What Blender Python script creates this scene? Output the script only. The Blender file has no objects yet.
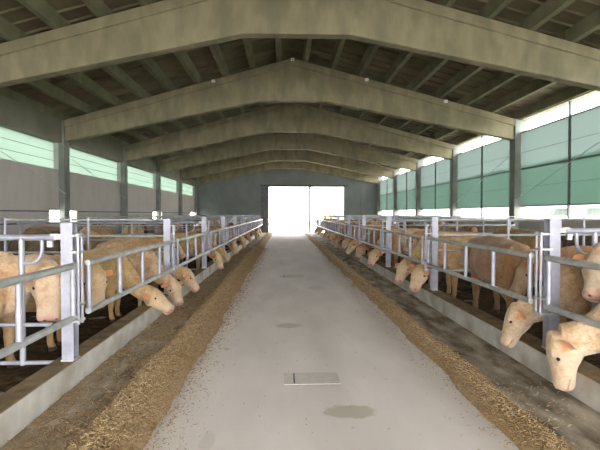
import bpy, bmesh, math, random
import numpy as np
from mathutils import Vector, Matrix, noise
PI = math.pi
random.seed(7)
sc = bpy.context.scene
COL = sc.collection

# ------------------------------------------------------------------ helpers
def link(o, parent=None):
    COL.objects.link(o)
    if parent is not None:
        o.parent = parent
    return o

def tag(o, label=None, cat=None, group=None, kind=None):
    if label: o['label'] = label
    if cat: o['category'] = cat
    if group: o['group'] = group
    if kind: o['kind'] = kind
    return o

def empty(name, loc=(0, 0, 0), rz=0.0):
    o = bpy.data.objects.new(name, None)
    o.location = loc
    o.rotation_euler = (0, 0, rz)
    o.empty_display_size = 0.1
    return link(o)

class MB:
    """collects shapes into one mesh"""
    def __init__(s):
        s.v = []; s.f = []
    def add(s, vs, fs):
        b = len(s.v)
        s.v += [tuple(p) for p in vs]
        s.f += [tuple(i + b for i in f) for f in fs]
        return s
    def box(s, x0, x1, y0, y1, z0, z1):
        return s.add([(x0, y0, z0), (x1, y0, z0), (x1, y1, z0), (x0, y1, z0),
                      (x0, y0, z1), (x1, y0, z1), (x1, y1, z1), (x0, y1, z1)],
                     [(3, 2, 1, 0), (4, 5, 6, 7), (0, 1, 5, 4), (1, 2, 6, 5), (2, 3, 7, 6), (3, 0, 4, 7)])
    def tube(s, pts, r, n=12, cap=True):
        pts = [Vector(p) for p in pts]
        m = len(pts)
        vs = []; prev = None
        for i, p in enumerate(pts):
            a = pts[max(i - 1, 0)]; b = pts[min(i + 1, m - 1)]
            t = (b - a).normalized()
            if prev is None:
                h = Vector((0, 0, 1)) if abs(t.z) < 0.9 else Vector((1, 0, 0))
                u = h.cross(t).normalized()
            else:
                u = (prev - t * prev.dot(t)).normalized()
            prev = u
            w = t.cross(u)
            rr = r[i] if isinstance(r, (list, tuple)) else r
            for k in range(n):
                a_ = 2 * PI * k / n
                vs.append(p + (u * math.cos(a_) + w * math.sin(a_)) * rr)
        fs = []
        for i in range(m - 1):
            for k in range(n):
                k2 = (k + 1) % n
                fs.append((i * n + k, i * n + k2, (i + 1) * n + k2, (i + 1) * n + k))
        if cap:
            fs.append(tuple(reversed(range(n))))
            fs.append(tuple(range((m - 1) * n, m * n)))
        return s.add(vs, fs)
    def prism_y(s, poly, y0, y1):
        """polygon in XZ extruded along Y"""
        n = len(poly)
        vs = [(x, y0, z) for x, z in poly] + [(x, y1, z) for x, z in poly]
        fs = [tuple(range(n)), tuple(reversed(range(n, 2 * n)))]
        for i in range(n):
            j = (i + 1) % n
            fs.append((j, i, n + i, n + j))
        return s.add(vs, fs)
    def ball(s, c, r, seg=14, ring=9):
        c = Vector(c)
        if not isinstance(r, (tuple, list)): r = (r, r, r)
        vs = [c + Vector((0, 0, r[2]))]
        for i in range(1, ring):
            th = PI * i / ring
            for k in range(seg):
                ph = 2 * PI * k / seg
                vs.append(c + Vector((r[0] * math.sin(th) * math.cos(ph), r[1] * math.sin(th) * math.sin(ph), r[2] * math.cos(th))))
        vs.append(c - Vector((0, 0, r[2])))
        fs = []
        for k in range(seg):
            fs.append((0, 1 + k, 1 + (k + 1) % seg))
        for i in range(ring - 2):
            for k in range(seg):
                a = 1 + i * seg + k; b = 1 + i * seg + (k + 1) % seg
                fs.append((a, a + seg, b + seg, b))
        last = len(vs) - 1
        o = 1 + (ring - 2) * seg
        for k in range(seg):
            fs.append((o + k, last, o + (k + 1) % seg))
        return s.add(vs, fs)
    def mesh(s, name, smooth=False, fix=True):
        me = bpy.data.meshes.new(name)
        me.from_pydata(s.v, [], s.f)
        if fix:
            bm = bmesh.new(); bm.from_mesh(me)
            bmesh.ops.recalc_face_normals(bm, faces=bm.faces)
            bm.to_mesh(me); bm.free()
        if smooth:
            me.polygons.foreach_set('use_smooth', [True] * len(me.polygons))
        me.update()
        return me
    def build(s, name, mat, parent=None, smooth=False, bevel=0.0, auto=False):
        me = s.mesh(name, smooth or auto)
        if mat: me.materials.append(mat)
        o = bpy.data.objects.new(name, me)
        link(o, parent)
        if auto:
            try: me.set_sharp_from_angle(angle=math.radians(40))
            except Exception: pass
        if bevel:
            b = o.modifiers.new('bevel', 'BEVEL'); b.width = bevel; b.segments = 2; b.limit_method = 'ANGLE'
        return o

def copy_tree(o, parent=None):
    c = o.copy(); COL.objects.link(c)
    if parent is not None: c.parent = parent
    for ch in list(o.children):
        copy_tree(ch, c)
    return c

ORD = ['first', 'second', 'third', 'fourth', 'fifth', 'sixth', 'seventh', 'eighth', 'ninth', 'tenth', 'eleventh', 'twelfth']

# ------------------------------------------------------------------ materials
def mat(name):
    m = bpy.data.materials.new(name); m.use_nodes = True
    nt = m.node_tree; nt.nodes.clear()
    out = nt.nodes.new('ShaderNodeOutputMaterial')
    return m, nt, out

def N(nt, typ, **kw):
    n = nt.nodes.new(typ)
    for k, v in kw.items():
        if k in n.inputs: n.inputs[k].default_value = v
        else: setattr(n, k, v)
    return n

def L(nt, a, b): nt.links.new(a, b)

def rgb(c): return (c[0], c[1], c[2], 1.0)

def noisy(name, c1, c2, scale=4.0, rough=0.85, bump=0.2, bscale=30.0, metallic=0.0, coord='Object', stretch=(1, 1, 1), detail=6.0, c3=None, s3=1.0, lo=.35, hi=.65, spec=0.5):
    m, nt, out = mat(name)
    bs = N(nt, 'ShaderNodeBsdfPrincipled'); bs.inputs['Roughness'].default_value = rough; bs.inputs['Metallic'].default_value = metallic
    bs.inputs['Specular IOR Level'].default_value = spec
    tc = N(nt, 'ShaderNodeTexCoord'); mp = N(nt, 'ShaderNodeMapping'); mp.inputs['Scale'].default_value = stretch
    L(nt, tc.outputs[coord], mp.inputs['Vector'])
    n1 = N(nt, 'ShaderNodeTexNoise'); n1.inputs['Scale'].default_value = scale; n1.inputs['Detail'].default_value = detail
    L(nt, mp.outputs[0], n1.inputs['Vector'])
    r = N(nt, 'ShaderNodeValToRGB'); r.color_ramp.elements[0].position = lo; r.color_ramp.elements[1].position = hi
    r.color_ramp.elements[0].color = rgb(c1); r.color_ramp.elements[1].color = rgb(c2)
    L(nt, n1.outputs['Fac'], r.inputs['Fac'])
    col = r.outputs['Color']
    if c3:
        n3 = N(nt, 'ShaderNodeTexNoise'); n3.inputs['Scale'].default_value = s3; n3.inputs['Detail'].default_value = 3
        L(nt, mp.outputs[0], n3.inputs['Vector'])
        r3 = N(nt, 'ShaderNodeValToRGB'); r3.color_ramp.elements[0].position = .48; r3.color_ramp.elements[1].position = .68
        L(nt, n3.outputs['Fac'], r3.inputs['Fac'])
        mx = N(nt, 'ShaderNodeMixRGB'); mx.inputs['Color2'].default_value = rgb(c3)
        L(nt, r3.outputs['Color'], mx.inputs['Fac']); L(nt, col, mx.inputs['Color1']); col = mx.outputs[0]
    L(nt, col, bs.inputs['Base Color'])
    if bump:
        n2 = N(nt, 'ShaderNodeTexNoise'); n2.inputs['Scale'].default_value = bscale; n2.inputs['Detail'].default_value = 4
        L(nt, mp.outputs[0], n2.inputs['Vector'])
        b = N(nt, 'ShaderNodeBump'); b.inputs['Strength'].default_value = bump; b.inputs['Distance'].default_value = 0.02
        L(nt, n2.outputs['Fac'], b.inputs['Height']); L(nt, b.outputs[0], bs.inputs['Normal'])
    L(nt, bs.outputs[0], out.inputs[0])
    return m

M = {}
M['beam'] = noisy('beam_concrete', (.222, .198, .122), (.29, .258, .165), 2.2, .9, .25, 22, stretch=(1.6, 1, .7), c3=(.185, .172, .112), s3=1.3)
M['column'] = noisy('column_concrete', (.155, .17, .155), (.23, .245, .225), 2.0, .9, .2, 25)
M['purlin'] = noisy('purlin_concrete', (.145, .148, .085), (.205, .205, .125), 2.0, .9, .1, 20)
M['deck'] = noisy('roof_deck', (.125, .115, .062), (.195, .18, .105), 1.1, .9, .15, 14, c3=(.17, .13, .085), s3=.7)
M['edge'] = noisy('edge_beam_concrete', (.155, .155, .115), (.205, .20, .15), 1.3, .9, .15, 20)
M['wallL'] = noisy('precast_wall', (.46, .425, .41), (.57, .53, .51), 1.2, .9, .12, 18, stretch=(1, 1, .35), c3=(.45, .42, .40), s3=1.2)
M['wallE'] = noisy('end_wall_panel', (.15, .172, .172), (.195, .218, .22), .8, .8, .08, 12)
M['lowwall'] = noisy('low_wall', (.40, .40, .38), (.48, .48, .46), 1.5, .9, .1, 18)
M['kerb'] = noisy('kerb_concrete', (.50, .485, .45), (.64, .62, .59), 5.0, .85, .3, 40, c3=(.40, .36, .29), s3=2.0)
M['kerbcap'] = noisy('kerb_cap_dirty', (.15, .105, .055), (.27, .20, .11), 6.0, .9, .4, 40)
M['galv'] = noisy('galvanised_steel', (.33, .335, .405), (.44, .445, .53), 9.0, .42, .03, 60, metallic=.35)
M['galvd'] = noisy('dull_galvanised_steel', (.40, .42, .42), (.54, .56, .56), 9.0, .5, .05, 60, metallic=.3)
M['steel'] = noisy('dark_steel', (.07, .075, .08), (.12, .125, .13), 5, .6, .05, 40, metallic=.3)
M['white'] = noisy('white_enamel', (.75, .75, .74), (.82, .82, .81), 5, .4, 0)
M['bed'] = noisy('straw_bedding', (.035, .024, .014), (.11, .08, .045), 9, 1, .8, 50, c3=(.03, .022, .015), s3=1.3, spec=.1)
M['hay'] = noisy('chopped_hay', (.28, .19, .105), (.56, .42, .26), 34, 1, 1.0, 70, c3=(.40, .25, .12), s3=2.2, spec=.1, lo=.3, hi=.7)
M['straw'] = noisy('straw_stalks', (.40, .29, .16), (.64, .50, .30), 40, .9, 0, spec=.2)
M['strawd'] = noisy('brown_feed_bits', (.18, .11, .055), (.42, .29, .16), 30, .9, 0, spec=.2)
M['feed'] = noisy('trampled_feed', (.26, .19, .12), (.50, .39, .26), 13, .95, .9, 55, c3=(.36, .31, .24), s3=1.6, spec=.15)
M['bits'] = noisy('pale_feed_bits', (.30, .20, .12), (.60, .45, .29), 30, .9, 0, spec=.2)
M['patch'] = noisy('patch_mortar', (.60, .56, .53), (.68, .635, .61), 9, .9, .3, 60)
M['yard'] = noisy('yard_gravel', (.62, .60, .55), (.74, .72, .66), 3, .95, .2, 30)
M['leafA'] = noisy('autumn_leaves', (.28, .27, .08), (.55, .48, .16), 3, .8, 0)
M['leafB'] = noisy('green_leaves', (.10, .19, .07), (.22, .33, .12), 3, .8, 0)
M['bark'] = noisy('bark', (.12, .09, .06), (.2, .15, .1), 8, .9, .4, 30)
M['hill'] = noisy('hill_meadow', (.10, .22, .12), (.17, .30, .17), .15, .95, 0, c3=(.38, .32, .2), s3=.05)
M['shed'] = noisy('shed_render', (.72, .71, .68), (.8, .79, .76), 1, .9, .05)
M['roofred'] = noisy('shed_roof_tiles', (.30, .16, .11), (.40, .23, .16), 4, .9, .1)
M['glass'] = noisy('dark_window_glass', (.05, .07, .065), (.09, .11, .10), 3, .15, 0)
M['eye'] = noisy('eye', (.012, .008, .006), (.02, .012, .01), 5, .12, 0)

# lane concrete with stains of its own
def lane_material():
    m, nt, out = mat('lane_concrete')
    bs = N(nt, 'ShaderNodeBsdfPrincipled'); bs.inputs['Roughness'].default_value = .9; bs.inputs['Specular IOR Level'].default_value = .12
    tc = N(nt, 'ShaderNodeTexCoord')
    n1 = N(nt, 'ShaderNodeTexNoise'); n1.inputs['Scale'].default_value = 1.1; n1.inputs['Detail'].default_value = 8
    mp = N(nt, 'ShaderNodeMapping'); mp.inputs['Scale'].default_value = (1.6, .5, 1)
    L(nt, tc.outputs['Object'], mp.inputs['Vector']); L(nt, mp.outputs[0], n1.inputs['Vector'])
    r = N(nt, 'ShaderNodeValToRGB')
    r.color_ramp.elements[0].position = .32; r.color_ramp.elements[1].position = .68
    r.color_ramp.elements[0].color = (.74, .68, .665, 1); r.color_ramp.elements[1].color = (.86, .80, .785, 1)
    L(nt, n1.outputs['Fac'], r.inputs['Fac'])
    col = r.outputs['Color']
    # dirty feeding strips beside the kerbs
    sx = N(nt, 'ShaderNodeSeparateXYZ'); L(nt, tc.outputs['Object'], sx.inputs[0])
    nd = N(nt, 'ShaderNodeTexNoise'); nd.inputs['Scale'].default_value = 2.2; nd.inputs['Detail'].default_value = 8
    mpd = N(nt, 'ShaderNodeMapping'); mpd.inputs['Scale'].default_value = (2.2, .8, 1)
    L(nt, tc.outputs['Object'], mpd.inputs['Vector']); L(nt, mpd.outputs[0], nd.inputs['Vector'])
    rd = N(nt, 'ShaderNodeValToRGB')
    rd.color_ramp.elements[0].position = .40; rd.color_ramp.elements[1].position = .66
    rd.color_ramp.elements[0].color = (.20, .165, .12, 1); rd.color_ramp.elements[1].color = (.58, .53, .45, 1)
    L(nt, nd.outputs['Fac'], rd.inputs['Fac'])
    def band(val, a, b):
        g = N(nt, 'ShaderNodeMapRange'); g.interpolation_type = 'SMOOTHSTEP'
        g.inputs['From Min'].default_value = a; g.inputs['From Max'].default_value = b
        L(nt, val, g.inputs['Value']); return g.outputs[0]
    add = N(nt, 'ShaderNodeMath', operation='MULTIPLY_ADD'); add.inputs[1].default_value = .35
    L(nt, nd.outputs['Fac'], add.inputs[0]); L(nt, sx.outputs['X'], add.inputs[2])
    rgt = band(add.outputs[0], 1.95, 2.08); lft = band(add.outputs[0], -1.15, -1.3)
    mxm = N(nt, 'ShaderNodeMath', operation='MAXIMUM'); L(nt, rgt, mxm.inputs[0]); L(nt, lft, mxm.inputs[1])
    mx = N(nt, 'ShaderNodeMixRGB'); L(nt, mxm.outputs[0], mx.inputs['Fac']); L(nt, col, mx.inputs['Color1']); L(nt, rd.outputs[0], mx.inputs['Color2'])
    col = mx.outputs[0]
    # spilled patches
    for (cx, cy, ax, ay, cc) in ((.54, 3.78, .20, .13, (.58, .53, .46)), (.06, 6.75, .19, .14, (.62, .57, .51)), (.72, 10.2, .2, .3, (.72, .67, .64)), (-.35, 9.2, .15, .5, (.74, .68, .66)), (-.55, 3.3, .05, .16, (.7, .65, .62))):
        mpp = N(nt, 'ShaderNodeMapping'); mpp.inputs['Location'].default_value = (-cx / ax, -cy / ay, 0); mpp.inputs['Scale'].default_value = (1 / ax, 1 / ay, 0)
        L(nt, tc.outputs['Object'], mpp.inputs['Vector'])
        ln = N(nt, 'ShaderNodeVectorMath', operation='LENGTH'); L(nt, mpp.outputs[0], ln.inputs[0])
        ns = N(nt, 'ShaderNodeTexNoise'); ns.inputs['Scale'].default_value = 9; L(nt, tc.outputs['Object'], ns.inputs['Vector'])
        ad = N(nt, 'ShaderNodeMath', operation='ADD'); L(nt, ln.outputs['Value'], ad.inputs[0]); L(nt, ns.outputs['Fac'], ad.inputs[1])
        g = band(ad.outputs[0], 1.72, 1.28)
        mm = N(nt, 'ShaderNodeMixRGB'); L(nt, g, mm.inputs['Fac']); L(nt, col, mm.inputs['Color1']); mm.inputs['Color2'].default_value = rgb(cc)
        col = mm.outputs[0]
    L(nt, col, bs.inputs['Base Color'])
    nb = N(nt, 'ShaderNodeTexNoise'); nb.inputs['Scale'].default_value = 45; nb.inputs['Detail'].default_value = 5
    L(nt, tc.outputs['Object'], nb.inputs['Vector'])
    b = N(nt, 'ShaderNodeBump'); b.inputs['Strength'].default_value = .18; b.inputs['Distance'].default_value = .01
    L(nt, nb.outputs['Fac'], b.inputs['Height']); L(nt, b.outputs[0], bs.inputs['Normal'])
    L(nt, bs.outputs[0], out.inputs[0])
    return m
M['lane'] = lane_material()

def sheet_material(name, c, transp, tcol):
    m, nt, out = mat(name)
    tr = N(nt, 'ShaderNodeBsdfTranslucent'); tr.inputs['Color'].default_value = rgb(c)
    df = N(nt, 'ShaderNodeBsdfDiffuse'); df.inputs['Color'].default_value = rgb(c)
    tp = N(nt, 'ShaderNodeBsdfTransparent'); tp.inputs['Color'].default_value = rgb(tcol)
    a = N(nt, 'ShaderNodeMixShader'); a.inputs[0].default_value = .35; L(nt, tr.outputs[0], a.inputs[1]); L(nt, df.outputs[0], a.inputs[2])
    b = N(nt, 'ShaderNodeMixShader'); b.inputs[0].default_value = transp; L(nt, a.outputs[0], b.inputs[1]); L(nt, tp.outputs[0], b.inputs[2])
    L(nt, b.outputs[0], out.inputs[0])
    return m
M['curtain'] = sheet_material('green_net_curtain', (.225, .262, .255), .05, (.72, .82, .80))
M['curtain2'] = sheet_material('green_curtain_lining', (.55, .68, .60), .7, (.80, .93, .86))
M['band'] = sheet_material('green_tinted_panel', (.30, .355, .32), .03, (.60, .80, .70))

def coat(name, c1, c2, dark):
    m, nt, out = mat(name)
    bs = N(nt, 'ShaderNodeBsdfPrincipled'); bs.inputs['Roughness'].default_value = .85; bs.inputs['Specular IOR Level'].default_value = .2
    bs.inputs['Sheen Weight'].default_value = .25
    tc = N(nt, 'ShaderNodeTexCoord')
    n1 = N(nt, 'ShaderNodeTexNoise'); n1.inputs['Scale'].default_value = 3.2; n1.inputs['Detail'].default_value = 6
    L(nt, tc.outputs['Object'], n1.inputs['Vector'])
    r = N(nt, 'ShaderNodeValToRGB'); r.color_ramp.elements[0].position = .36; r.color_ramp.elements[1].position = .64
    r.color_ramp.elements[0].color = rgb(c1); r.color_ramp.elements[1].color = rgb(c2)
    L(nt, n1.outputs['Fac'], r.inputs['Fac'])
    n2 = N(nt, 'ShaderNodeTexNoise'); n2.inputs['Scale'].default_value = 26; n2.inputs['Detail'].default_value = 5; n2.inputs['Distortion'].default_value = 1.2
    L(nt, tc.outputs['Object'], n2.inputs['Vector'])
    r2 = N(nt, 'ShaderNodeValToRGB'); r2.color_ramp.elements[0].position = .3; r2.color_ramp.elements[1].position = .62
    r2.color_ramp.elements[0].color = (.62, .56, .5, 1); r2.color_ramp.elements[1].color = (1, 1, 1, 1)
    L(nt, n2.outputs['Fac'], r2.inputs['Fac'])
    mu = N(nt, 'ShaderNodeMixRGB', blend_type='MULTIPLY'); mu.inputs['Fac'].default_value = .75
    L(nt, r.outputs[0], mu.inputs['Color1']); L(nt, r2.outputs[0], mu.inputs['Color2'])
    col = mu.outputs[0]
    n3 = N(nt, 'ShaderNodeTexNoise'); n3.inputs['Scale'].default_value = 8.5; n3.inputs['Detail'].default_value = 7; n3.inputs['Distortion'].default_value = .8
    L(nt, tc.outputs['Object'], n3.inputs['Vector'])
    r3 = N(nt, 'ShaderNodeValToRGB'); r3.color_ramp.elements[0].position = .52; r3.color_ramp.elements[1].position = .68
    r3.color_ramp.elements[0].color = (0, 0, 0, 1); r3.color_ramp.elements[1].color = (.75, .75, .75, 1)
    L(nt, n3.outputs['Fac'], r3.inputs['Fac'])
    at = N(nt, 'ShaderNodeAttribute', attribute_name='patch')
    se = N(nt, 'ShaderNodeSeparateColor'); L(nt, at.outputs['Color'], se.inputs[0])
    at2 = N(nt, 'ShaderNodeAttribute', attribute_name='patch2')
    se2 = N(nt, 'ShaderNodeSeparateColor'); L(nt, at2.outputs['Color'], se2.inputs[0])
    for sock, cc in ((se2.outputs[0], dark), (se2.outputs[1], (.66, .53, .40)), (se.outputs[0], (.60, .36, .29)), (se.outputs[1], (.62, .27, .13)), (se.outputs[2], (.05, .032, .025))):
        mx = N(nt, 'ShaderNodeMixRGB'); L(nt, sock, mx.inputs['Fac']); L(nt, col, mx.inputs['Color1']); mx.inputs['Color2'].default_value = rgb(cc)
        col = mx.outputs[0]
        if cc == (.66, .53, .40):      # mottling of the curly coat
            mm = N(nt, 'ShaderNodeMixRGB', blend_type='MULTIPLY'); L(nt, r3.outputs[0], mm.inputs['Fac']); L(nt, col, mm.inputs['Color1']); mm.inputs['Color2'].default_value = (.78, .62, .46, 1)
            col = mm.outputs[0]
    L(nt, col, bs.inputs['Base Color'])
    b = N(nt, 'ShaderNodeBump'); b.inputs['Strength'].default_value = .6; b.inputs['Distance'].default_value = .012
    L(nt, n2.outputs['Fac'], b.inputs['Height']); L(nt, b.outputs[0], bs.inputs['Normal'])
    L(nt, bs.outputs[0], out.inputs[0])
    return m
COAT = {
    'cream': coat('cream_coat', (.47, .31, .18), (.68, .52, .36), (.40, .27, .15)),
    'golden': coat('golden_coat', (.54, .36, .17), (.68, .50, .28), (.33, .20, .09)),
    'tan': coat('tan_coat', (.52, .33, .16), (.68, .48, .27), (.25, .16, .08)),
    'reddish-brown': coat('reddish_brown_coat', (.36, .20, .10), (.50, .30, .165), (.18, .10, .05)),
    'dark brown': coat('dark_brown_coat', (.14, .095, .055), (.24, .17, .10), (.07, .05, .03)),
}

# ------------------------------------------------------------------ camera
CAMZ, F = 1.62, 467.0
cam = bpy.data.cameras.new('camera'); cam.sensor_width = 36; cam.lens = F / 600 * 36
camo = bpy.data.objects.new('camera', cam); COL.objects.link(camo)
camo.location = (0, 0, CAMZ)
camo.rotation_euler = (PI / 2 - math.atan(11 / F), 0, -math.atan(16 / F))
sc.camera = camo

# ------------------------------------------------------------------ building shell
XC = .30                                  # ridge line
BEAM_Y = [-7.7 + 6 * k for k in range(9)]   # -7.7 ... 40.3
Y0, YE = -8.0, 40.55
def ztop(x): return 6.96 - (.28 if x < XC else .26) * abs(x - XC)
XL, XR = -7.42, 8.06                      # inner column faces

floor = MB().box(-8.2, 8.6, Y0, 41.2, -.25, 0).build('floor', M['lane'])
tag(floor, 'grey concrete feeding lane floor with stains running to the open end door', 'floor', kind='structure')

# roof deck
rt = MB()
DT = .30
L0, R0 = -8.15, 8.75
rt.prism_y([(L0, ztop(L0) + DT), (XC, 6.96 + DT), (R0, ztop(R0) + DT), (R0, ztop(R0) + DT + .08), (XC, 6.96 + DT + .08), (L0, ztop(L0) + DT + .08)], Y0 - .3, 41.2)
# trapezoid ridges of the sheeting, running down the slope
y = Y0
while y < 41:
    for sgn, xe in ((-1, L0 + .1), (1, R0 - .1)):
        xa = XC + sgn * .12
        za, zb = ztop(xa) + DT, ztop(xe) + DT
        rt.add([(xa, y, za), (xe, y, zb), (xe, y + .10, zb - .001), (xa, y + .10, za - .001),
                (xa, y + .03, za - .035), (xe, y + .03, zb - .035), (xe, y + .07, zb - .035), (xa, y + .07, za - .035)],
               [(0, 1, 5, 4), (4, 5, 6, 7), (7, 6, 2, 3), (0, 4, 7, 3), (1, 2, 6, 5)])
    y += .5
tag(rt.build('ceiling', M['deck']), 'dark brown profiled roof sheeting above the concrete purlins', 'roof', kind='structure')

def zbot(x):
    u = abs(x - XC)
    return 5.50 if u < 1.15 else 5.50 - (.215 if x < XC else .193) * (u - 1.15)
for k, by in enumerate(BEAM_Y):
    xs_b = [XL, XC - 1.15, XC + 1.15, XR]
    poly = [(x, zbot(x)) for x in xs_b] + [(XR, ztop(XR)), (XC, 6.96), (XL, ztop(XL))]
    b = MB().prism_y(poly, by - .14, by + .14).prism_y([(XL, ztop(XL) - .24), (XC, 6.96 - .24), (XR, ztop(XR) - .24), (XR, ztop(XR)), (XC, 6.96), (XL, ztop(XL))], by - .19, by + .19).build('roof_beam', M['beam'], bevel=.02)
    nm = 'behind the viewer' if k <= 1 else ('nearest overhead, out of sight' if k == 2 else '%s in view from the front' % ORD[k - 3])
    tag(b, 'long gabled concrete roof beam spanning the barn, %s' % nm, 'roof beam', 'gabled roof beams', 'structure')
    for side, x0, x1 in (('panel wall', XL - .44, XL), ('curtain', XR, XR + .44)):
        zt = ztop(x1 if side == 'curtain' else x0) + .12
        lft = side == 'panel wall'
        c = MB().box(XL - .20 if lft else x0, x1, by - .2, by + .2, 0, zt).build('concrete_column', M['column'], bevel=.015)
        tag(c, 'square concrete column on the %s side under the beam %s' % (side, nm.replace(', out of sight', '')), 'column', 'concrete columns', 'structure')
        if lft: MB().box(XL - .44, XL - .20, by - .2, by + .2, 3.12, 4.78).build('window_mullion', M['lowwall'], c)  # outer part of the column, coloured paler to look lit at the window
# purlins, per bay
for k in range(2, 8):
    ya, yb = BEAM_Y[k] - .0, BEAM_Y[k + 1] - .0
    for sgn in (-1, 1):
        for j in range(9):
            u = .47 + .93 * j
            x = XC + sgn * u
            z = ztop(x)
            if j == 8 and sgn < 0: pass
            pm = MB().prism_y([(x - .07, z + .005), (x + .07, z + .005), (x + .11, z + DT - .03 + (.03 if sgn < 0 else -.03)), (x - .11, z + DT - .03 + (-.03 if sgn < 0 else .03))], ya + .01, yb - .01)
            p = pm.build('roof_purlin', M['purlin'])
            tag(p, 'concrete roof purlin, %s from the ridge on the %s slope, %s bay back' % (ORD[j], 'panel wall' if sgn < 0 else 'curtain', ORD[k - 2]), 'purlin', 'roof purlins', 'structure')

# left wall: precast panels with small gaps beside every second column
wl = MB()
X0, X1 = -7.80, -7.62
gaps = [(c - .85, c + 1.15) for c in (16.3, 28.3, 39.2)]
wl.box(X0, X1, Y0, 40.5, 0, 1.30); wl.box(X0, X1, Y0, 40.5, 1.74, 3.12)
ya = Y0
for g0, g1 in gaps:
    wl.box(X0, X1, ya, g0, 1.30, 1.74); ya = g1
if ya < 40.5: wl.box(X0, X1, ya, 40.5, 1.30, 1.74)
tag(wl.build('wall_left', M['wallL']), 'grey precast concrete panel wall under the pale green window band', 'wall', kind='structure')
for zi, (z, n) in enumerate(((1.71, 'upper'), (1.34, 'lower'))):
    ya = Y0
    t = MB()
    for g0, g1 in gaps + [(40.4, 41)]:
        t.box(X1, X1 + .03, ya, g0, z - .02, z + .02); ya = g1
    tag(t.build('trim_%d' % (zi + 1), M['steel']), '%s dark horizontal rail along the grey panel wall' % n, 'rail', kind='structure')
for k in range(8):
    ya, yb = BEAM_Y[k] + .2, BEAM_Y[k + 1] - .2
    w = MB().box(-7.80, -7.77, ya, yb, 3.12, 4.02).build('window_%d' % (k + 1), M['band'])
    tag(w, 'pale green translucent window strip above the panel wall, %s bay from the front' % ORD[k], 'window', 'window strips', 'structure')
    for z in (3.42, 3.72):
        MB().tube([(-7.74, ya, z), (-7.74, yb, z)], .008, 6).build('window_wire', M['steel'], w)
    e = MB().box(-7.86, -7.50, ya, yb, 4.02, 4.78).build('edge_beam', M['edge'], bevel=.01)
    tag(e, 'concrete edge beam above the green window strip, %s bay from the front' % ORD[k], 'edge beam', 'concrete edge beams', 'structure')

# right side
tag(MB().box(8.28, 8.44, Y0, 40.5, 0, 1.45).build('wall_right', M['lowwall']), 'low concrete wall below the green net curtains', 'wall', kind='structure')
tag(MB().box(8.20, 8.50, Y0, 40.5, 4.88, 5.04).build('trim_3', M['edge']), 'concrete eaves strip above the bright gap over the green curtains', 'eaves trim', kind='structure')
for k in range(0, 8):
    ya, yb = BEAM_Y[k] + .21, BEAM_Y[k + 1] - .21
    ym = (ya + yb) / 2
    c = empty('roller_curtain', (8.3, ym, 1.88))
    tag(c, 'green translucent roller curtain in a dark frame, %s' % ('%s bay in front of the viewer' % ORD[k - 2] if k > 1 else 'beside the viewer'), 'curtain', 'green roller curtains along the open side')
    def pt(name, x0, x1, y0, y1, z0, z1, m):
        return MB().box(x0 - 8.3, x1 - 8.3, y0 - ym, y1 - ym, z0 - 1.88, z1 - 1.88).build(name, m, c)
    pt('upper_sheet', 8.30, 8.306, ya, yb, 3.20, 4.46, M['curtain'])
    pt('lower_sheet', 8.30, 8.306, ya, yb, 1.90, 3.16, M['curtain'])
    pt('fold_strip', 8.315, 8.321, ya, yb, 1.90, 3.30, M['curtain2'])
    pt('top_bar', 8.28, 8.33, ya, yb, 4.44, 4.48, M['steel'])
    pt('middle_bar', 8.27, 8.33, ya, yb, 3.16, 3.205, M['steel'])
    pt('bottom_bar', 8.27, 8.33, ya, yb, 1.87, 1.91, M['steel'])
    pt('frame_post', 8.24, 8.295, ym - .03, ym + .03, 1.45, 4.88, M['steel'])
    for z in (2.55, 3.75):
        MB().tube([(-.02, ya - ym, z - 1.88), (-.02, yb - ym, z - 1.88)], .007, 6).build('cord', M['steel'], c)
# end wall with its open doorway
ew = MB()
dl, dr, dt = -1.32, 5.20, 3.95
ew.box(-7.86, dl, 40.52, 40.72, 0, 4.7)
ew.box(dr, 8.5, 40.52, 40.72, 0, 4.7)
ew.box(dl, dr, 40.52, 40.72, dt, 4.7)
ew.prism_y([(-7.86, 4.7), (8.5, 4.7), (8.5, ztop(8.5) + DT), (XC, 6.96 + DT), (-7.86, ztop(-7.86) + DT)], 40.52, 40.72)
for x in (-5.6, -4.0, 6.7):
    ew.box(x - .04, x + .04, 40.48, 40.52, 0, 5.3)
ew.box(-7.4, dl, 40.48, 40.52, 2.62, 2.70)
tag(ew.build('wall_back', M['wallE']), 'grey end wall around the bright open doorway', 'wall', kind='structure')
nw = MB()  # unseen near end wall, added to limit light from behind through a wide opening
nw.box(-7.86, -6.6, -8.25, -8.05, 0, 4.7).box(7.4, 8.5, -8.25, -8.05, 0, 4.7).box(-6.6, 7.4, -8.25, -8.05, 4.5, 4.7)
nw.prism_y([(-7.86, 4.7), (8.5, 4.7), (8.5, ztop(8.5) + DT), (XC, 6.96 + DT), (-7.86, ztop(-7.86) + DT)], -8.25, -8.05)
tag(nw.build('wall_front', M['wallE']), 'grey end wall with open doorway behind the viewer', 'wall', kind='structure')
tag(MB().box(2.15, 2.34, 40.45, 40.62, 0, 3.98).build('door_post', M['steel'], bevel=.01), 'slim dark post dividing the bright end doorway', 'door post', kind='structure')
d = MB().box(-1.95, -1.36, 40.34, 40.44, .02, 4.0).build('door_1', M['steel'])
MB().box(-.05 - 1.35, .0 - 1.36, 40.30, 40.34, 1.0, 1.25).build('handle', M['galvd'], d)
tag(d, 'dark grey sliding door leaf pushed open beside the end doorway', 'door', kind='structure')
tag(MB().box(-2.1, 5.6, 40.40, 40.5, 4.02, 4.14).build('trim_4', M['steel']), 'dark sliding door track above the end doorway', 'door track', kind='structure')

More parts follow.
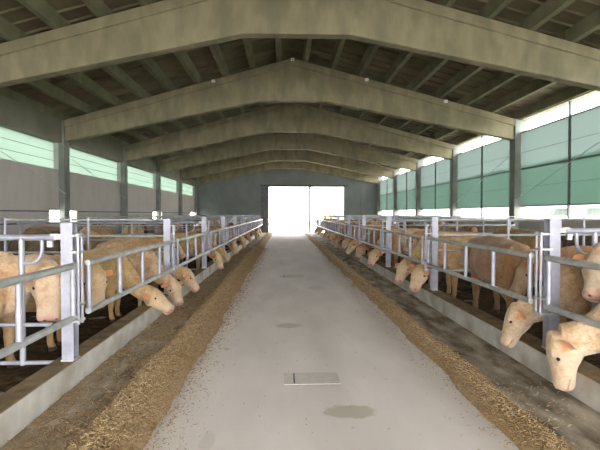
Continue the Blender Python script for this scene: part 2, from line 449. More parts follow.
# kerbs
KRX0, KRX1, KLX0, KLX1, KH = 2.56, 2.81, -2.15, -1.955, .25
for nm, x0, x1, lab in (('kerb', KRX0, KRX1, 'curtain side'), ('kerb', KLX0, KLX1, 'panel wall side')):
    k_ = MB().box(x0, x1, .2, 40.2, 0, KH - .012).build('feeding_kerb', M['kerb'], bevel=.012)
    tag(k_, 'low concrete feeding kerb carrying the railing posts on the %s' % lab, 'kerb', 'feeding kerbs', 'structure')
    cp = MB()
    n = 120
    for i in range(n):
        y0 = .2 + 40 * i / n; y1 = .2 + 40 * (i + 1) / n
        cp.box(x0 + .004, x1 - .004, y0, y1, KH - .012, KH)
    cp.build('dirt_layer', M['kerbcap'], k_)

# pen bedding
def heightfield(name, xs, ys, hf, m, closed_to=None):
    vs, fs = [], []
    nx, ny = len(xs), len(ys)
    for yy in ys:
        for xx in xs:
            vs.append((xx, yy, hf(xx, yy)))
    for j in range(ny - 1):
        for i in range(nx - 1):
            a = j * nx + i
            fs.append((a, a + 1, a + nx + 1, a + nx))
    mb = MB(); mb.add(vs, fs)
    o = mb.build(name, m, smooth=True)
    if o.data.polygons[0].normal.z < 0:
        o.data.flip_normals()
    return o
def fr(a, b, n): return [a + (b - a) * i / (n - 1) for i in range(n)]
def bedh(x, y): return .012 + .02 * noise.noise((x * 1.7, y * 1.7, 0)) + .012 * noise.noise((x * 7, y * 7, 3))
for nm, xa, xb, lab in (('r', 2.82, 8.26, 'curtain side'), ('l', -7.57, -2.17, 'panel wall side')):
    o = heightfield('straw_bedding', fr(xa, xb, 40), fr(.2, 40.3, 260), bedh, M['bed'])
    tag(o, 'dark trampled straw bedding in the pens on the %s' % lab, 'bedding', kind='stuff')

# hay windrows and trampled feed
def geo_ys(a, b, s0):
    ys = [a]; s = s0
    while ys[-1] < b:
        ys.append(ys[-1] + s * max(1, ys[-1] / 4.0))
    return ys
def ridge_h(x, y, xa, xb, h):
    w = .05 * noise.noise((y * .9, 5.0, xa)) + .03 * noise.noise((y * 2.7, 1.0, xa))
    t = (x - xa - w) / (xb - xa)
    if t <= 0 or t >= 1: return -.01
    p = math.sin(PI * t ** .85) ** .8
    hh = h * (.8 + .45 * noise.noise((y * .8, 9, xb)))
    return p * hh * (1 + .22 * noise.noise((x * 9, y * 9, 1))) + .018 * noise.noise((x * 24, y * 24, 2)) * p + .002
def lh(x, y): return ridge_h(x, y, -1.46, -.95, .13)
def rh(x, y): return ridge_h(x, y, 1.62, 1.98, .08)
ysr = geo_ys(.6, 40.0, .035)
def fh(x, y):
    v = .5 + .5 * noise.noise((x * 2.1, y * 1.1, 11)) + .25 * noise.noise((x * 9, y * 7, 4))
    return -.02 + .05 * max(0, v) + .008 * noise.noise((x * 26, y * 26, 6))
def stalks(mb, n, xs, hf, ymax=22.0, lmin=.008, lmax=.03, seed=1):
    rnd = random.Random(seed)
    vs, fs = mb.v, mb.f
    for i in range(n):
        y = .9 + (ymax - .9) * rnd.random() ** 2.0
        x = xs(rnd)
        z = max(hf(x, y), 0.0) + .003
        a = rnd.random() * PI
        l = rnd.uniform(lmin, lmax) * (1 + y / 20); t = rnd.uniform(.0010, .0022) * (1 + y / 12)
        dx, dy, dz = math.cos(a) * l / 2, math.sin(a) * l / 2, rnd.uniform(-.3, .3) * l
        px, py = -math.sin(a) * t, math.cos(a) * t
        b = len(vs)
        z += abs(dz)
        vs += [(x - dx + px, y - dy + py, z - dz), (x - dx - px, y - dy - py, z - dz), (x - dx, y - dy, z - dz + 1.6 * t),
               (x + dx + px, y + dy + py, z + dz), (x + dx - px, y + dy - py, z + dz), (x + dx, y + dy, z + dz + 1.6 * t)]
        fs += [(b, b + 1, b + 4, b + 3), (b + 1, b + 2, b + 5, b + 4), (b + 2, b, b + 3, b + 5), (b + 2, b + 1, b), (b + 3, b + 4, b + 5)]
def heap(name, xs, hf, m, layers, lab, cat, group=None):
    """a heap of feed: the packed body and its loose stalks in one mesh"""
    vs, fs = [], []
    nx = len(xs)
    for yy in ysr:
        for xx in xs: vs.append((xx, yy, hf(xx, yy)))
    for j in range(len(ysr) - 1):
        for i in range(nx - 1):
            a = j * nx + i
            fs.append((a, a + 1, a + nx + 1, a + nx))
    mb = MB(); mb.add(vs, fs)
    counts = [len(mb.f)]
    for ly in layers:
        stalks(mb, **{k: v for k, v in ly.items() if k != 'm'}); counts.append(len(mb.f))
    me = mb.mesh(name, fix=False)
    for mm in [m] + [ly['m'] for ly in layers]: me.materials.append(mm)
    idx = np.zeros(len(me.polygons), dtype=np.int32)
    for q in range(1, len(counts)): idx[counts[q - 1]:counts[q]] = q
    me.polygons.foreach_set('material_index', idx)
    sm = np.zeros(len(me.polygons), dtype=bool); sm[:counts[0]] = True
    me.polygons.foreach_set('use_smooth', sm)
    o = bpy.data.objects.new(name, me); link(o)
    return tag(o, lab, cat, group, 'stuff')
heap('hay_windrow', fr(-1.58, -.84, 44), lh, M['hay'],
     [dict(m=M['straw'], n=9000, xs=lambda r: -1.26 + r.gauss(0, .10), hf=lh, seed=2), dict(m=M['strawd'], n=16000, xs=lambda r: -1.10 + r.gauss(0, .16), hf=lh, seed=3)],
     'long thick golden brown ridge of chopped hay along the lane, panel wall side', 'hay', 'hay ridges along the lane')
heap('hay_windrow', fr(1.52, 2.10, 34), rh, M['hay'],
     [dict(m=M['straw'], n=6500, xs=lambda r: 1.80 + r.gauss(0, .09), hf=rh, seed=4), dict(m=M['strawd'], n=8000, xs=lambda r: 1.80 + r.gauss(0, .13), hf=rh, seed=9)],
     'thin straw coloured ridge of hay along the lane, curtain side', 'hay', 'hay ridges along the lane')
heap('trampled_feed', fr(-1.968, -1.30, 34), fh, M['feed'],
     [dict(m=M['strawd'], n=9000, xs=lambda r: r.uniform(-1.96, -1.36), hf=fh, seed=5), dict(m=M['straw'], n=1500, xs=lambda r: r.uniform(-1.96, -1.45), hf=fh, seed=15)],
     'brown trampled feed between the hay ridge and the kerb on the panel wall side', 'feed')
def scatter(lab, layers):
    mb = MB()
    for ly in layers: stalks(mb, **ly)
    me = mb.mesh('loose_straw', fix=False); me.materials.append(M['bits'])
    o = bpy.data.objects.new('loose_straw', me); link(o)
    tag(o, lab, 'straw', kind='stuff')
scatter('sparse straw bits scattered on the concrete lane and the damp strip beside it',
        [dict(n=1300, xs=lambda r: r.choice((r.gauss(-.86, .10), r.gauss(-.8, .14), r.gauss(1.5, .12), r.uniform(-.8, 1.4))), hf=lambda x, y: 0, ymax=16, lmax=.02, seed=6),
         dict(n=1500, xs=lambda r: r.uniform(1.98, 2.54), hf=lambda x, y: 0, ymax=16, lmax=.02, seed=8)])

# covers set into the lane
for (cx, cy, w, l, lab) in ((.27, 4.56, .54, .32, 'rectangular grey concrete cover set in the lane close to the viewer'), (.20, 12.1, .60, .5, 'rectangular concrete cover set in the lane, well beyond the nearer cover')):
    c = MB().box(-w / 2, w / 2, -l / 2, l / 2, 0, .003).build('drain_cover', M['patch'])
    c.location = (cx, cy, 0)
    MB().box(-w / 2 + .09, -w / 2 + .105, -l / 2 + .02, l / 2 - .02, .003, .0045).build('lifting_slot', M['steel'], c)
    tag(c, lab, 'cover', 'lane covers')

# ------------------------------------------------------------------ railings
PITCH = 3.70
SIDE = {
    'R': dict(s=1, post=2.705, rail=2.507, zu=1.20, zl=.735, d0=4.62, top=1.56, name='curtain side'),
    'L': dict(s=-1, post=-2.015, rail=-1.86, zu=1.16, zl=.70, d0=4.45, top=1.53, name='panel wall side'),
}
def make_post(S):
    r = empty('railing_post', (S['post'], S['d0'], KH))
    h = S['top'] - KH; s = S['s']
    # I section: two flanges and a web
    MB().box(-.055, .055, -.055, -.045, 0, h).box(-.055, .055, .045, .055, 0, h).box(-.006, .006, -.045, .045, 0, h).box(-.055, .055, -.055, .055, h, h + .008).build('upright', M['galv'], r)
    MB().box(-.058, .058, -.075, .075, 0, .012).build('base_plate', M['galvd'], r)
    dx = S['rail'] - S['post']
    zt = 1.42 - KH
    for z in (zt, 1.27 - KH, .78 - KH, .63 - KH):
        MB().box(min(-s * .055, dx + s * .02), max(-s * .055, dx + s * .02), -.12, .02, z - .01, z + .012).build('hinge_bracket', M['galvd'], r)
    for yy in (-.09, -.01):
        MB().tube([(dx + s * .035, yy, .60 - KH), (dx + s * .035, yy, 1.44 - KH)], .014, 8).build('hinge_rod', M['galv'], r, auto=True)
    return r
def make_panel(S):
    r = empty('gate_panel', (S['rail'], 0, 0))
    l = 3.36
    MB().tube([(0, -.03, S['zu']), (0, l + .03, S['zu'])], .029, 14).build('top_rail', M['galvd'], r, auto=True)
    MB().tube([(0, -.03, S['zl']), (0, l + .03, S['zl'])], .029, 14).build('bottom_rail', M['galvd'], r, auto=True)
    for i in range(5):
        MB().tube([(0, i * l / 4, S['zl']), (0, i * l / 4, S['zu'])], .025, 12).build('vertical_bar', M['galv'], r, auto=True)
    return r
for key in ('R', 'L'):
    S = SIDE[key]
    P0 = make_post(S); G0 = make_panel(S)
    for k in range(-1, 10):
        if k >= 0:
            p = P0 if k == 0 else copy_tree(P0)
            p.location = (S['post'], S['d0'] + PITCH * k, KH)
            tag(p, 'galvanised steel post on the %s kerb, %s from the front' % (S['name'].replace(' side', '-side'), ORD[k]), 'post', 'railing posts on the %s' % S['name'])
        g = G0 if k == -1 else copy_tree(G0)
        g.location = (S['rail'], S['d0'] + PITCH * k + (.05 if key == 'R' else .06), 0)
        tag(g, 'galvanised ladder-like feed gate panel on the %s, %s from the front' % (S['name'], ORD[k + 1]), 'gate panel', 'feed gate panels on the %s' % S['name'])

# pen dividers: tube gates (odd posts) and plain rails (even posts)
def make_gate(s, zt):
    r = empty('pen_gate', (0, 0, 0))
    e = 4.62
    def t(name, pts, rad, m='galv'):
        return MB().tube([(s * x, 0, z) for x, z in pts], rad, 12).build(name, M[m], r, auto=True)
    t('top_tube', [(.13, zt), (e, zt)], .029)
    t('middle_tube', [(.42, .97), (e, .97)], .02)
    t('lower_tube', [(.16, .58), (e, .58)], .02)
    t('bottom_tube', [(.13, .22), (e, .22)], .02)
    for x in (.44, 1.8, 3.2, 4.55):
        t('upright', [(x, .20), (x, zt)], .026)
    arc = [(.25, zt)] + [(.25, zt - .10)] + [(.25 + .10 * (1 - math.cos(a)), zt - .10 - .14 * math.sin(a)) for a in fr(0, PI / 2, 7)][1:] + [(.44, zt - .24)]
    t('curved_brace', arc, .018)
    MB().box(min(s * .06, s * .17), max(s * .06, s * .17), -.02, .02, zt - .02, zt + .035).build('latch', M['galvd'], r)
    MB().box(min(s * .15, s * .20), max(s * .15, s * .20), -.015, .015, zt - .09, zt - .03).build('latch_pin', M['galvd'], r)
    return r
def make_rails(s):
    r = empty('pen_divider', (0, 0, 0))
    e = 5.2
    for z in (1.52, 1.24, .96, .6):
        MB().tube([(s * .06, 0, z), (s * e, 0, z)], .02, 10).build('rail', M['galvd'], r, auto=True)
    for x in (1.35, 2.75, 4.1):
        MB().tube([(s * x, .0, .0), (s * x, .0, 1.56)], .024, 10).build('upright', M['galv'], r, auto=True)
    return r
for key in ('R', 'L'):
    S = SIDE[key]
    gt = make_gate(S['s'], 1.45 if key == 'R' else 1.40); rl = make_rails(S['s'])
    ng = nr = 0
    for k in range(0, 10):
        yy = S['d0'] + PITCH * k
        if k % 2 == 0:
            o = gt if ng == 0 else copy_tree(gt); ng += 1
            tag(o, 'tubular pen gate with curved brace, hung on the %s post, %s side' % (ORD[k], S['name'].replace(' side', '')), 'gate', 'pen gates')
        else:
            o = rl if nr == 0 else copy_tree(rl); nr += 1
            tag(o, 'straight railed pen divider running back from the %s post, %s' % (ORD[k], S['name']), 'pen divider', 'pen dividers')
        o.location = (S['post'], yy, 0)

# bracing wires
def wire(a, b, lab):
    tag(MB().tube([a, b], .009, 6).build('bracing_wire', M['galvd']), lab, 'wire', 'bracing wires')
wire((-7.42, 10.4, 3.85), (-7.42, 16.2, 2.30), 'thin sloping wire across the panel wall, ending at the first column in view')
wire((-7.42, 16.4, 3.6), (-7.42, 22.2, 2.35), 'thin sloping wire across the panel wall between first and second columns')
wire((8.06, 16.15, 2.1), (8.06, 10.45, 3.85), 'thin sloping wire across the front green curtain')
wire((8.06, 22.2, 2.0), (8.06, 16.4, 3.7), 'thin sloping wire across the second green curtain')
# small white boxes on the first full beams
for (x, lab) in ((-2.4, 'toward the panel wall'), (XC, 'at the ridge'), (2.85, 'toward the curtains'), (5.6, 'close to the curtains')):
    b = MB().box(-.06, .06, -.05, 0, -.05, .05).build('junction_box', M['white'], bevel=.01)
    b.location = (x, 16.3 - .19, ztop(x) - .06)
    MB().tube([(0, -.05, -.02), (0, -.07, -.02)], .02, 8).build('cable_gland', M['galvd'], b)
    tag(b, 'small white box on top of the second roof beam, %s' % lab, 'junction box', 'white boxes on the beam')

# ------------------------------------------------------------------ outside
tag(heightfield('yard_ground', fr(-60, 90, 20), fr(-40, 160, 20), lambda x, y: -.26, M['yard']), 'pale gravel yard around the barn', 'ground', kind='structure')
def hillh(x, y): return -.3 + 9 * max(0, min(1, (x - 28) / 45)) ** 1.2 * (.75 + .35 * noise.noise((y * .02, 2, 0))) + .6 * noise.noise((x * .1, y * .1, 0)) * max(0, min(1, (x - 28) / 10))
tag(heightfield('hills', fr(26, 90, 30), fr(-40, 160, 50), hillh, M['hill']), 'green hill rising beyond the curtain side', 'hill', kind='structure')
def bush(name, loc, r, h, m, lab, seed, trunk=.0):
    rnd = random.Random(seed)
    e = empty(name, loc)
    mb = MB()
    blobs = [(Vector((rnd.uniform(-.6, .6) * r, rnd.uniform(-.6, .6) * r, trunk + h * rnd.uniform(.25, .8))), rnd.uniform(.4, .65) * r) for _ in range(9)]
    for i in range(2600):
        c, br = rnd.choice(blobs)
        dv = Vector((rnd.gauss(0, 1), rnd.gauss(0, 1), rnd.gauss(0, 1))).normalized()
        p = c + dv * br * rnd.uniform(.7, 1.05)
        if p.z < .05: continue
        s = rnd.uniform(.07, .14)
        a = Vector((rnd.gauss(0, 1), rnd.gauss(0, 1), rnd.gauss(0, 1))).normalized(); b = a.orthogonal().normalized()
        mb.add([p - a * s, p + b * s * .5, p + a * s, p - b * s * .5], [(0, 1, 2, 3)])
    mb.build('foliage', m, e)
    st = MB()
    for i in range(4):
        c, br = blobs[i]
        st.tube([(rnd.uniform(-.1, .1), rnd.uniform(-.1, .1), 0), (c.x * .5, c.y * .5, c.z * .5), tuple(c)], [.07, .05, .02], 8)
    st.build('trunk', M['bark'], e, smooth=True)
    tag(e, lab, 'shrub', 'shrubs outside the barn')
bush('autumn_shrub', (7.5, 66, -.26), 2.6, 2.6, M['leafA'], 'yellowish shrub seen through the curtain-side half of the doorway', 1)
bush('autumn_shrub', (-2.6, 78, -.26), 2.4, 2.8, M['leafA'], 'yellowish shrub seen low through the wide half of the doorway', 2)
bush('garden_shrub', (1.4, 92, -.26), 3.0, 3.0, M['leafB'], 'pale green shrub far beyond the middle of the doorway', 3)
bush('green_shrub', (14.4, 27, -.26), 1.0, 1.5, M['leafB'], 'low green shrub in front of the pale outbuilding beyond the curtains', 5)
bush('green_shrub', (13.2, 33, -.26), .9, 1.3, M['leafA'], 'yellowish low shrub at the far end of the pale outbuilding', 6)
e = empty('outbuilding', (18, 34, -.26))
MB().box(-2, 2, -14, 14, 0, 2.6).build('wall', M['shed'], e)
MB().prism_y([(-2.4, 2.6), (2.4, 2.6), (0, 3.5)], -14.3, 14.3).build('roof', M['roofred'], e)
for y in (-12, -8.6, -5.2, -1.8, 1.6, 5.0, 8.4):
    w = MB().box(-2.04, -1.98, y, y + 2.2, 1.75, 2.25).build('window_frame', M['white'], e)
    MB().box(-2.05, -2.04, y + .08, y + 2.12, 1.80, 2.20).build('pane', M['glass'], w)
tag(e, 'low pale outbuilding with dark strip windows beyond the green curtains', 'building')

# ------------------------------------------------------------------ cattle
def V(*a): return Vector(a)
def ring_loft(mb, rings, n=18):
    """rings: (centre, side, up, ry, rz) ; closed loft"""
    vs = []
    for c, s_, u, ry, rz in rings:
        for k in range(n):
            a = 2 * PI * k / n
            vs.append(c + s_ * math.cos(a) * ry + u * math.sin(a) * rz)
    m = len(rings); fs = []
    for i in range(m - 1):
        for k in range(n):
            k2 = (k + 1) % n
            fs.append((i * n + k, i * n + k2, (i + 1) * n + k2, (i + 1) * n + k))
    vs.append(rings[0][0]); vs.append(rings[-1][0])
    a, b = m * n, m * n + 1
    for k in range(n):
        k2 = (k + 1) % n
        fs.append((a, k2, k)); fs.append((b, (m - 1) * n + k, (m - 1) * n + k2))
    mb.add(vs, fs)

EYE_ME = None
def make_cow_mesh(name, poll, pitch, yaw=0.0, voxel=.016, H=1.08, ear_lift=0.0, stride=0.0, seed=0):
    """poll: (x,y,z) local; pitch: head angle below horizontal (deg); yaw: heading of the head (deg). Faces +X."""
    rnd = random.Random(seed)
    mb = MB()
    X, Yv, Z = V(1, 0, 0), V(0, 1, 0), V(0, 0, 1)
    # trunk
    tr = [(-.80, .99, .07, .09), (-.77, .99, .16, .19), (-.68, .985, .23, .27), (-.52, .965, .265, .315), (-.30, .93, .285, .36), (-.05, .905, .305, .385),
          (.20, .905, .30, .385), (.40, .925, .265, .365), (.56, .945, .215, .33), (.68, .95, .15, .26), (.75, .95, .08, .15)]
    ring_loft(mb, [(V(x, 0, z), Yv, Z, ry, rz) for x, z, ry, rz in tr], 22)
    # muscle masses
    for s in (-1, 1):
        mb.ball((.42, s * .17, .88), (.20, .11, .30))        # shoulder
        mb.ball((-.58, s * .15, .86), (.22, .13, .30))       # thigh
        mb.ball((-.50, s * .17, 1.17), (.09, .07, .06))      # hip
    # spine and tail head
    mb.tube([V(-.78, 0, 1.16), V(-.5, 0, 1.215), V(-.1, 0, 1.235), V(.3, 0, 1.245), V(.55, 0, 1.22)], [.05, .08, .09, .10, .08], 10)
    mb.tube([V(-.76, 0, 1.17), V(-.83, 0, 1.10), V(-.855, .01, .85), V(-.85, .02, .60), V(-.86, .02, .46), V(-.85, .02, .34)], [.045, .03, .022, .02, .035, .012], 10)
    # legs
    for s in (-1, 1):
        st = stride * s
        mb.tube([V(.42, s * .15, .80), V(.41 + st * .3, s * .165, .62), V(.43 + st * .6, s * .155, .40), V(.43 + st * .75, s * .152, .35), V(.425 + st * .9, s * .15, .22), V(.43 + st, s * .15, .12), V(.455 + st, s * .15, .055), V(.465 + st, s * .15, .004)],
                [.13, .095, .058, .060, .042, .046, .050, .058], 12)
        sh = -st
        mb.tube([V(-.52, s * .14, .90), V(-.43 + sh * .2, s * .17, .70), V(-.56 + sh * .5, s * .165, .53), V(-.66 + sh * .7, s * .155, .43), V(-.645 + sh * .9, s * .15, .25), V(-.625 + sh, s * .148, .125), V(-.595 + sh, s * .148, .055), V(-.58 + sh, s * .148, .004)],
                [.18, .145, .085, .060, .044, .048, .052, .060], 12)
    # head frame
    poll = V(*poll); p_, y_ = math.radians(pitch), math.radians(yaw)
    dh = V(math.cos(y_), math.sin(y_), 0)
    f = dh * math.cos(p_) - Z * math.sin(p_)
    u = dh * math.sin(p_) + Z * math.cos(p_)
    sd = u.cross(f).normalized()
    # neck
    a0, a1 = V(.46, 0, 1.00), poll + (f * .035 - u * .085) * H
    mid1 = a0 + V(.26, 0, .04 if poll.z > .95 else -.16)
    back = (-f * .55 + (-dh) * .45 + Z * .1).normalized() if pitch > 30 else -dh
    if poll.z < .8: back = (-dh * .98 + Z * .14).normalized()
    mid2 = a1 + back * (.34 if poll.z < .8 else .26)
    rings = []
    for i in range(11):
        t = i / 10
        c = a0 * (1 - t) ** 3 + mid1 * 3 * t * (1 - t) ** 2 + mid2 * 3 * t * t * (1 - t) + a1 * t ** 3
        dtv = ((mid1 - a0) * (1 - t) ** 2 + (mid2 - mid1) * 2 * t * (1 - t) + (a1 - mid2) * t * t).normalized()
        sv = (Yv * (1 - t) + sd * t); sv = (sv - dtv * sv.dot(dtv)).normalized()
        uv = dtv.cross(sv).normalized() if dtv.cross(sv).z >= -.2 else -dtv.cross(sv).normalized()
        ry = .185 * (1 - t) + .122 * t - .025 * math.sin(PI * t)
        rz = .30 * (1 - t) + .158 * t - .045 * math.sin(PI * t)
        rings.append((c, sv, uv, ry, rz))
    ring_loft(mb, rings, 18)
    # head sections: distance, top height, bottom height, half width
    hs = [(-.045, .00, -.13, .055), (-.02, .022, -.165, .092), (.04, .036, -.20, .112), (.10, .038, -.215, .120), (.16, .032, -.205, .124), (.21, .026, -.192, .112),
          (.27, .014, -.170, .094), (.33, .006, -.162, .087), (.385, .0, -.156, .088), (.43, -.004, -.154, .092), (.465, -.018, -.144, .086), (.488, -.046, -.118, .055)]
    hs = [(d * .94 * H, t * 1.1 * H, b * 1.22 * H, w * 1.24 * H) for d, t, b, w in hs]
    ring_loft(mb, [(poll + f * d + u * ((t + b) / 2), sd, u, w, (t - b) / 2) for d, t, b, w in hs], 20)
    for s in (-1, 1):   # brow ridges, cheeks, poll
        mb.tube([poll + (f * .09 + sd * s * .082 - u * .012) * H, poll + (f * .155 + sd * s * .098 - u * .022) * H], [.036 * H, .034 * H], 8)
        mb.tube([poll + (f * .10 + sd * s * .094 - u * .14) * H, poll + (f * .21 + sd * s * .085 - u * .13) * H], [.07 * H, .048 * H], 8)
        mb.tube([poll + (f * .395 + sd * s * .042 - u * .04) * H, poll + (f * .435 + sd * s * .05 - u * .055) * H], [.04 * H, .034 * H], 8)
    mb.tube([poll + (f * .0 - sd * .07 - u * .035) * H, poll + (-f * .01 - u * .02) * H, poll + (f * .0 + sd * .07 - u * .035) * H], [.04 * H, .055 * H, .04 * H], 10)
    # ears
    ears = []
    for s in (-1, 1):
        b0 = poll + (f * .03 + sd * s * .105 - u * .045) * H
        ed = (sd * s * .84 - f * .10 - u * (.42 - ear_lift) - Z * .10).normalized()
        fn = (f * .50 + u * .40 + sd * s * .35); fn = (fn - ed * fn.dot(ed)).normalized()   # the opening faces this way
        wd = ed.cross(fn).normalized()
        rr = []
        for t, w in ((0, .028), (.15, .038), (.35, .056), (.55, .062), (.75, .054), (.9, .034), (1.0, .010)):
            c = b0 + ed * (.185 * t) + fn * (-.016 * math.sin(PI * t) + .01 * t)
            rr.append((c, wd, fn, w, .0145 if t < 1 else .006))
        ring_loft(mb, rr, 14)
        ears.append((b0, ed, fn, wd))
    tmp = bpy.data.objects.new('tmp', mb.mesh('tmp'))
    COL.objects.link(tmp)
    rm = tmp.modifiers.new('r', 'REMESH'); rm.mode = 'VOXEL'; rm.voxel_size = voxel; rm.use_smooth_shade = True
    sm = tmp.modifiers.new('s', 'SMOOTH'); sm.factor = .5; sm.iterations = 4
    dg = bpy.context.evaluated_depsgraph_get(); dg.update()
    me = bpy.data.meshes.new_from_object(tmp.evaluated_get(dg))
    me.name = name
    old = tmp.data
    bpy.data.objects.remove(tmp); bpy.data.meshes.remove(old)
    # patches of the coat's own colours
    n = len(me.vertices)
    co = np.empty(n * 3); me.vertices.foreach_get('co', co); co = co.reshape(-1, 3)
    no = np.empty(n * 3); me.vertex_normals.foreach_get('vector', no); no = no.reshape(-1, 3)
    A = lambda v: np.array(v[:])
    def sstep(x, a, b):
        t = np.clip((x - a) / (b - a), 0, 1); return t * t * (3 - 2 * t)
    rel = co - A(poll)
    hf_, hu, hsd = rel @ A(f), rel @ A(u), rel @ A(sd)
    inhead = (np.abs(hsd) < .24) & (hu < .14) & (hu > -.34) & (hf_ > -.05) & (hf_ < .60)
    muzz = sstep(hf_, .40 * H, .436 * H) * inhead * sstep(hu, -.138 * H, -.112 * H)
    pale = np.maximum(sstep(hf_, .26 * H, .37 * H) * .6, sstep(hf_, .02 * H, .14 * H) * .4) * inhead
    nost = np.zeros(n); eyer = np.zeros(n); eyes = []
    for s in (-1, 1):
        npnt = A(poll + (f * .448 + sd * s * .045 - u * .062) * H)
        dd = np.linalg.norm((co - npnt), axis=1); w = 1 - sstep(dd, .010, .024)
        nost = np.maximum(nost, w)
        co -= no * (w * .010)[:, None]
        ep = A(poll + (f * .160 + sd * s * .142 - u * .032) * H)
        dd = np.linalg.norm(co - ep, axis=1)
        eyer = np.maximum(eyer, 1 - sstep(dd, .022, .042))
        # seat the eye on the surface
        i = int(np.argmin(dd)); eyes.append((Vector(co[i] + no[i] * -.006), Vector(no[i])))
    mouth = (1 - sstep(np.abs(hu + .112 * H + (hf_ - .41 * H) * -.25), .004, .011)) * ((hf_ > .33 * H) & (hf_ < .47 * H) & inhead)
    ear_in = np.zeros(n)
    for b0, ed, fn, wd in ears:
        r_ = co - A(b0); t = (r_ @ A(ed)) / .185; w = np.abs(r_ @ A(wd)); q = r_ @ A(fn)
        m_ = sstep(t, .12, .3) * (1 - sstep(t, .85, .97)) * (1 - sstep(w, .040, .060)) * (no @ A(fn) > .1) * (np.abs(q) < .06)
        ear_in = np.maximum(ear_in, m_)
        co -= no * (m_ * .006)[:, None]
    hoof = (1 - sstep(co[:, 2], .055, .075)) * (np.abs(co[:, 0]) < .9)
    dirt = (1 - sstep(co[:, 2], .30, .75)) * (co[:, 0] < .72)
    dirt = np.clip(dirt * .8 + .0, 0, 1)
    a1 = np.ones((n, 4)); a1[:, 0] = np.clip(np.maximum(muzz, eyer * .45), 0, 1); a1[:, 1] = ear_in; a1[:, 2] = np.clip(np.maximum(np.maximum(nost, hoof), mouth * .5), 0, 1)
    a2 = np.ones((n, 4)); a2[:, 0] = dirt; a2[:, 1] = pale; a2[:, 2] = 0
    me.vertices.foreach_set('co', co.ravel())
    for nm, arr in (('patch', a1), ('patch2', a2)):
        at = me.attributes.new(nm, 'FLOAT_COLOR', 'POINT'); at.data.foreach_set('color', arr.ravel())
    me.materials.clear(); me.materials.append(COAT['cream'])
    me.polygons.foreach_set('use_smooth', [True] * len(me.polygons))
    me.update()
    muzzle = poll + (f * .44 - u * .09) * H
    return dict(me=me, eyes=eyes, poll=poll, muzzle=muzzle)

POSES = {
    'graze_down': make_cow_mesh('cow_body', (1.29, 0, .535), 92, 0, .011, H=1.02, ear_lift=-.35, seed=1),
    'graze_side': make_cow_mesh('cow_body', (1.20, -.06, .72), 70, -28, .011, H=1.12, ear_lift=-.45, seed=11),
    'graze_low': make_cow_mesh('cow_body', (1.16, 0, .60), 38, -6, .012, H=1.2, seed=12),
    'graze_fwd': make_cow_mesh('cow_body', (1.16, 0, .60), 56, 0, .014, seed=2),
    'graze_toL': make_cow_mesh('cow_body', (1.12, .08, .64), 46, 50, .014, seed=3),
    'graze_toR': make_cow_mesh('cow_body', (1.12, -.08, .60), 60, -48, .014, seed=4),
    'look': make_cow_mesh('cow_body', (1.02, 0, 1.22), 52, 0, .014, seed=5),
    'look_toL': make_cow_mesh('cow_body', (.98, .08, 1.20), 55, 46, .012, seed=6),
    'look_toR': make_cow_mesh('cow_body', (.98, -.08, 1.20), 58, -56, .013, seed=7),
    'look_up': make_cow_mesh('cow_body', (.94, .08, 1.30), 46, 48, .012, seed=13),
    'droop': make_cow_mesh('cow_body', (1.02, 0, 1.10), 62, 0, .013, seed=10),
    'droop_toR': make_cow_mesh('cow_body', (1.02, -.08, 1.12), 66, -58, .012, H=1.15, seed=8),
    'walk': make_cow_mesh('cow_body', (1.08, .0, 1.16), 42, 8, .016, stride=.09, seed=9),
}
eye_mb = MB().ball((0, 0, 0), .019, 12, 8)
EYE = eye_mb.mesh('eye', smooth=True); EYE.materials.append(M['eye'])
COWS = []
def cow(pose, coatname, label, group, loc=None, muzzle=None, rz=0.0, scale=1.0):
    P = POSES[pose]
    o = bpy.data.objects.new('cow', P['me']); link(o)
    o.scale = (scale,) * 3
    R = Matrix.Rotation(rz, 3, 'Z')
    if muzzle is not None:
        m = R @ (P['muzzle'] * scale)
        loc = (muzzle[0] - m.x, muzzle[1] - m.y, 0.012)
    o.location = (loc[0], loc[1], .012); o.rotation_euler = (0, 0, rz)
    o.material_slots[0].link = 'OBJECT'; o.material_slots[0].material = COAT[coatname]
    for p, nrm in P['eyes']:
        e = bpy.data.objects.new('eye', EYE); link(e, o); e.location = p
    tag(o, label, 'cow', group)
    COWS.append(o)
    return o
D = math.radians
GR, GL = 'cattle on the curtain side', 'cattle on the panel wall side'
# --- curtain side, nearest first
cow('graze_down', 'cream', 'cream curly bullock with lowered head nosing the feed strip, nearest on the curtain side', GR, muzzle=(2.45, 3.99), rz=PI - D(22), scale=.98)
cow('graze_side', 'cream', 'pale cream calf in profile eating under the rail beside the first curtain-side post', GR, muzzle=(2.43, 5.0), rz=PI + D(2), scale=.84)
cow('look_up', 'cream', 'cream bullock with pink nose looking out head up beside the first curtain-side post', GR, muzzle=(2.78, 4.05), rz=PI - D(1), scale=.97)
cow('droop', 'reddish-brown', 'reddish-brown bullock behind the curtain-side rail, its orange ear beside the first post', GR, muzzle=(2.98, 5.90), rz=PI - D(2), scale=.90)
cow('walk', 'reddish-brown', 'brown bullock standing along the second curtain-side panel with its rump to the viewer', GR, loc=(3.30, 7.08), rz=PI / 2, scale=.95)
# --- panel wall side, nearest first
cow('droop_toR', 'cream', 'cream bullock facing the lane beside the first panel-wall-side post', GL, muzzle=(-2.28, 4.62), rz=D(-3), scale=.94)
cow('droop_toR', 'golden', 'golden bullock with face between the rails, just behind the first panel-wall-side post', GL, muzzle=(-2.20, 5.55), rz=D(2), scale=.84)
cow('graze_low', 'golden', 'golden bullock nosing the brown feed before the second panel-wall-side post', GL, muzzle=(-1.70, 7.05), rz=D(-2), scale=.80)
cow('graze_toR', 'cream', 'cream bullock feeding at the foot of the second panel-wall-side post', GL, muzzle=(-1.74, 7.78), rz=D(5), scale=.80)

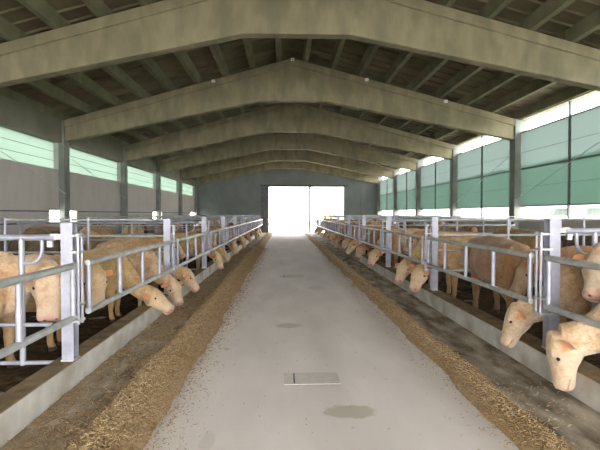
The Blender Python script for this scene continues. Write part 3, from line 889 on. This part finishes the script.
def fill(key, start, n):
    S = SIDE[key]; rnd = random.Random(11 if key == 'R' else 23)
    s = S['s']; base = PI if s > 0 else 0
    grp = GR if s > 0 else GL
    return S, rnd, s, base, grp
# curtain side rows
feedR = [(8.48, 'graze_toL', 'tan'), (9.6, 'graze_toL', 'golden'), (10.8, 'look', 'reddish-brown'), (12.75, 'graze_toL', 'tan'), (13.9, 'look', 'tan'), (14.9, 'graze_toL', 'reddish-brown'),
         (17.2, 'graze_fwd', 'golden'), (18.8, 'graze_toL', 'tan'), (21.4, 'graze_down', 'reddish-brown'), (24.6, 'graze_toL', 'tan'), (28.3, 'graze_fwd', 'tan'), (32.2, 'graze_toL', 'golden'), (36.2, 'graze_fwd', 'reddish-brown')]
feedL = [(9.1, 'graze_fwd', 'tan'), (10.2, 'look', 'golden'), (12.9, 'graze_toR', 'golden'), (13.9, 'look', 'reddish-brown'), (14.8, 'graze_fwd', 'golden'), (17.4, 'graze_toR', 'tan'), (18.8, 'look', 'reddish-brown'), (20.8, 'graze_toR', 'golden'),
         (24.8, 'graze_fwd', 'reddish-brown'), (28.4, 'graze_down', 'golden'), (32.1, 'graze_toR', 'reddish-brown'), (36.0, 'graze_fwd', 'tan')]
def bay(S, y):
    return int(math.floor((y - S['d0']) / PITCH)) + 2       # panel number from the front
for key, lst in (('R', feedR), ('L', feedL)):
    S, rnd, s, base, grp = fill(key, 0, 0)
    cnt = {}
    for y, pose, ct in lst:
        if pose == 'graze_toL' and s > 0: pass
        elif (y - S['d0']) % PITCH < .3: y += .3 - (y - S['d0']) % PITCH
        if (y - S['d0']) % PITCH > PITCH - .3: y -= (y - S['d0']) % PITCH - PITCH + .3
        b = bay(S, y); cnt[b] = cnt.get(b, 0) + 1
        look = pose == 'look'
        scl = .92 if s > 0 else .84
        mx = S['rail'] + (-s * rnd.uniform(.08, .18) if not look else s * .33)
        act = 'standing head up behind' if look else 'feeding under'
        cow(pose, ct, '%s bullock %s the %s %s panel, %s one there' % (ct, act, ORD[b - 1], S['name'].replace(' side', '-side'), ORD[cnt[b] - 1]), grp, muzzle=(mx, y), rz=base + D(rnd.uniform(-6, 6)), scale=scl * rnd.uniform(.96, 1.03))
# resting row at the back of the pens
cnt = {}
for key, xs_ in (('R', 6.75), ('R', 5.45), ('L', -5.2), ('L', -6.6)):
    S, rnd, s, base, grp = fill(key, 0, 0)
    y = 6.6
    i = 2 if xs_ in (5.45, -6.6) else 0
    where = {6.75: 'by the low wall behind', 5.45: 'in the middle of the pen behind', -5.2: 'in the middle of the pen behind', -6.6: 'by the wall behind'}[xs_]
    while y < 38:
        b = bay(S, y)
        # keep clear of the dividers
        yc = S['d0'] + PITCH * (b - 2) + PITCH / 2
        cts = ('dark brown', 'dark brown', 'tan', 'golden', 'reddish-brown')
        ct = cts[i % 5]
        cow(('walk', 'look', 'walk', 'look_toL', 'look_toR')[i % 5], ct, '%s bullock standing %s the %s %s panel' % (ct, where, ORD[b - 1], S['name'].replace(' side', '-side')), grp,
            loc=(xs_ + rnd.uniform(-.25, .25), yc + rnd.uniform(-.35, .35), 0), rz=PI / 2 * (1 if i % 2 else -1) + D(rnd.uniform(-8, 8)), scale=rnd.uniform(.92, .98))
        y += PITCH; i += 1

# ------------------------------------------------------------------ light
w = bpy.data.worlds.new('world'); sc.world = w; w.use_nodes = True
nt = w.node_tree; nt.nodes.clear()
wo = nt.nodes.new('ShaderNodeOutputWorld'); bg = nt.nodes.new('ShaderNodeBackground')
bg.inputs['Color'].default_value = (1.0, .985, .96, 1); bg.inputs['Strength'].default_value = 1.0
nt.links.new(bg.outputs[0], wo.inputs[0])

sc.view_settings.view_transform = 'Standard'; sc.view_settings.look = 'None'
sc.view_settings.gamma = 1.0; sc.view_settings.use_curve_mapping = False
sc.view_settings.exposure = 4.15
sc.cycles.max_bounces = 12; sc.cycles.diffuse_bounces = 8; sc.cycles.transparent_max_bounces = 12
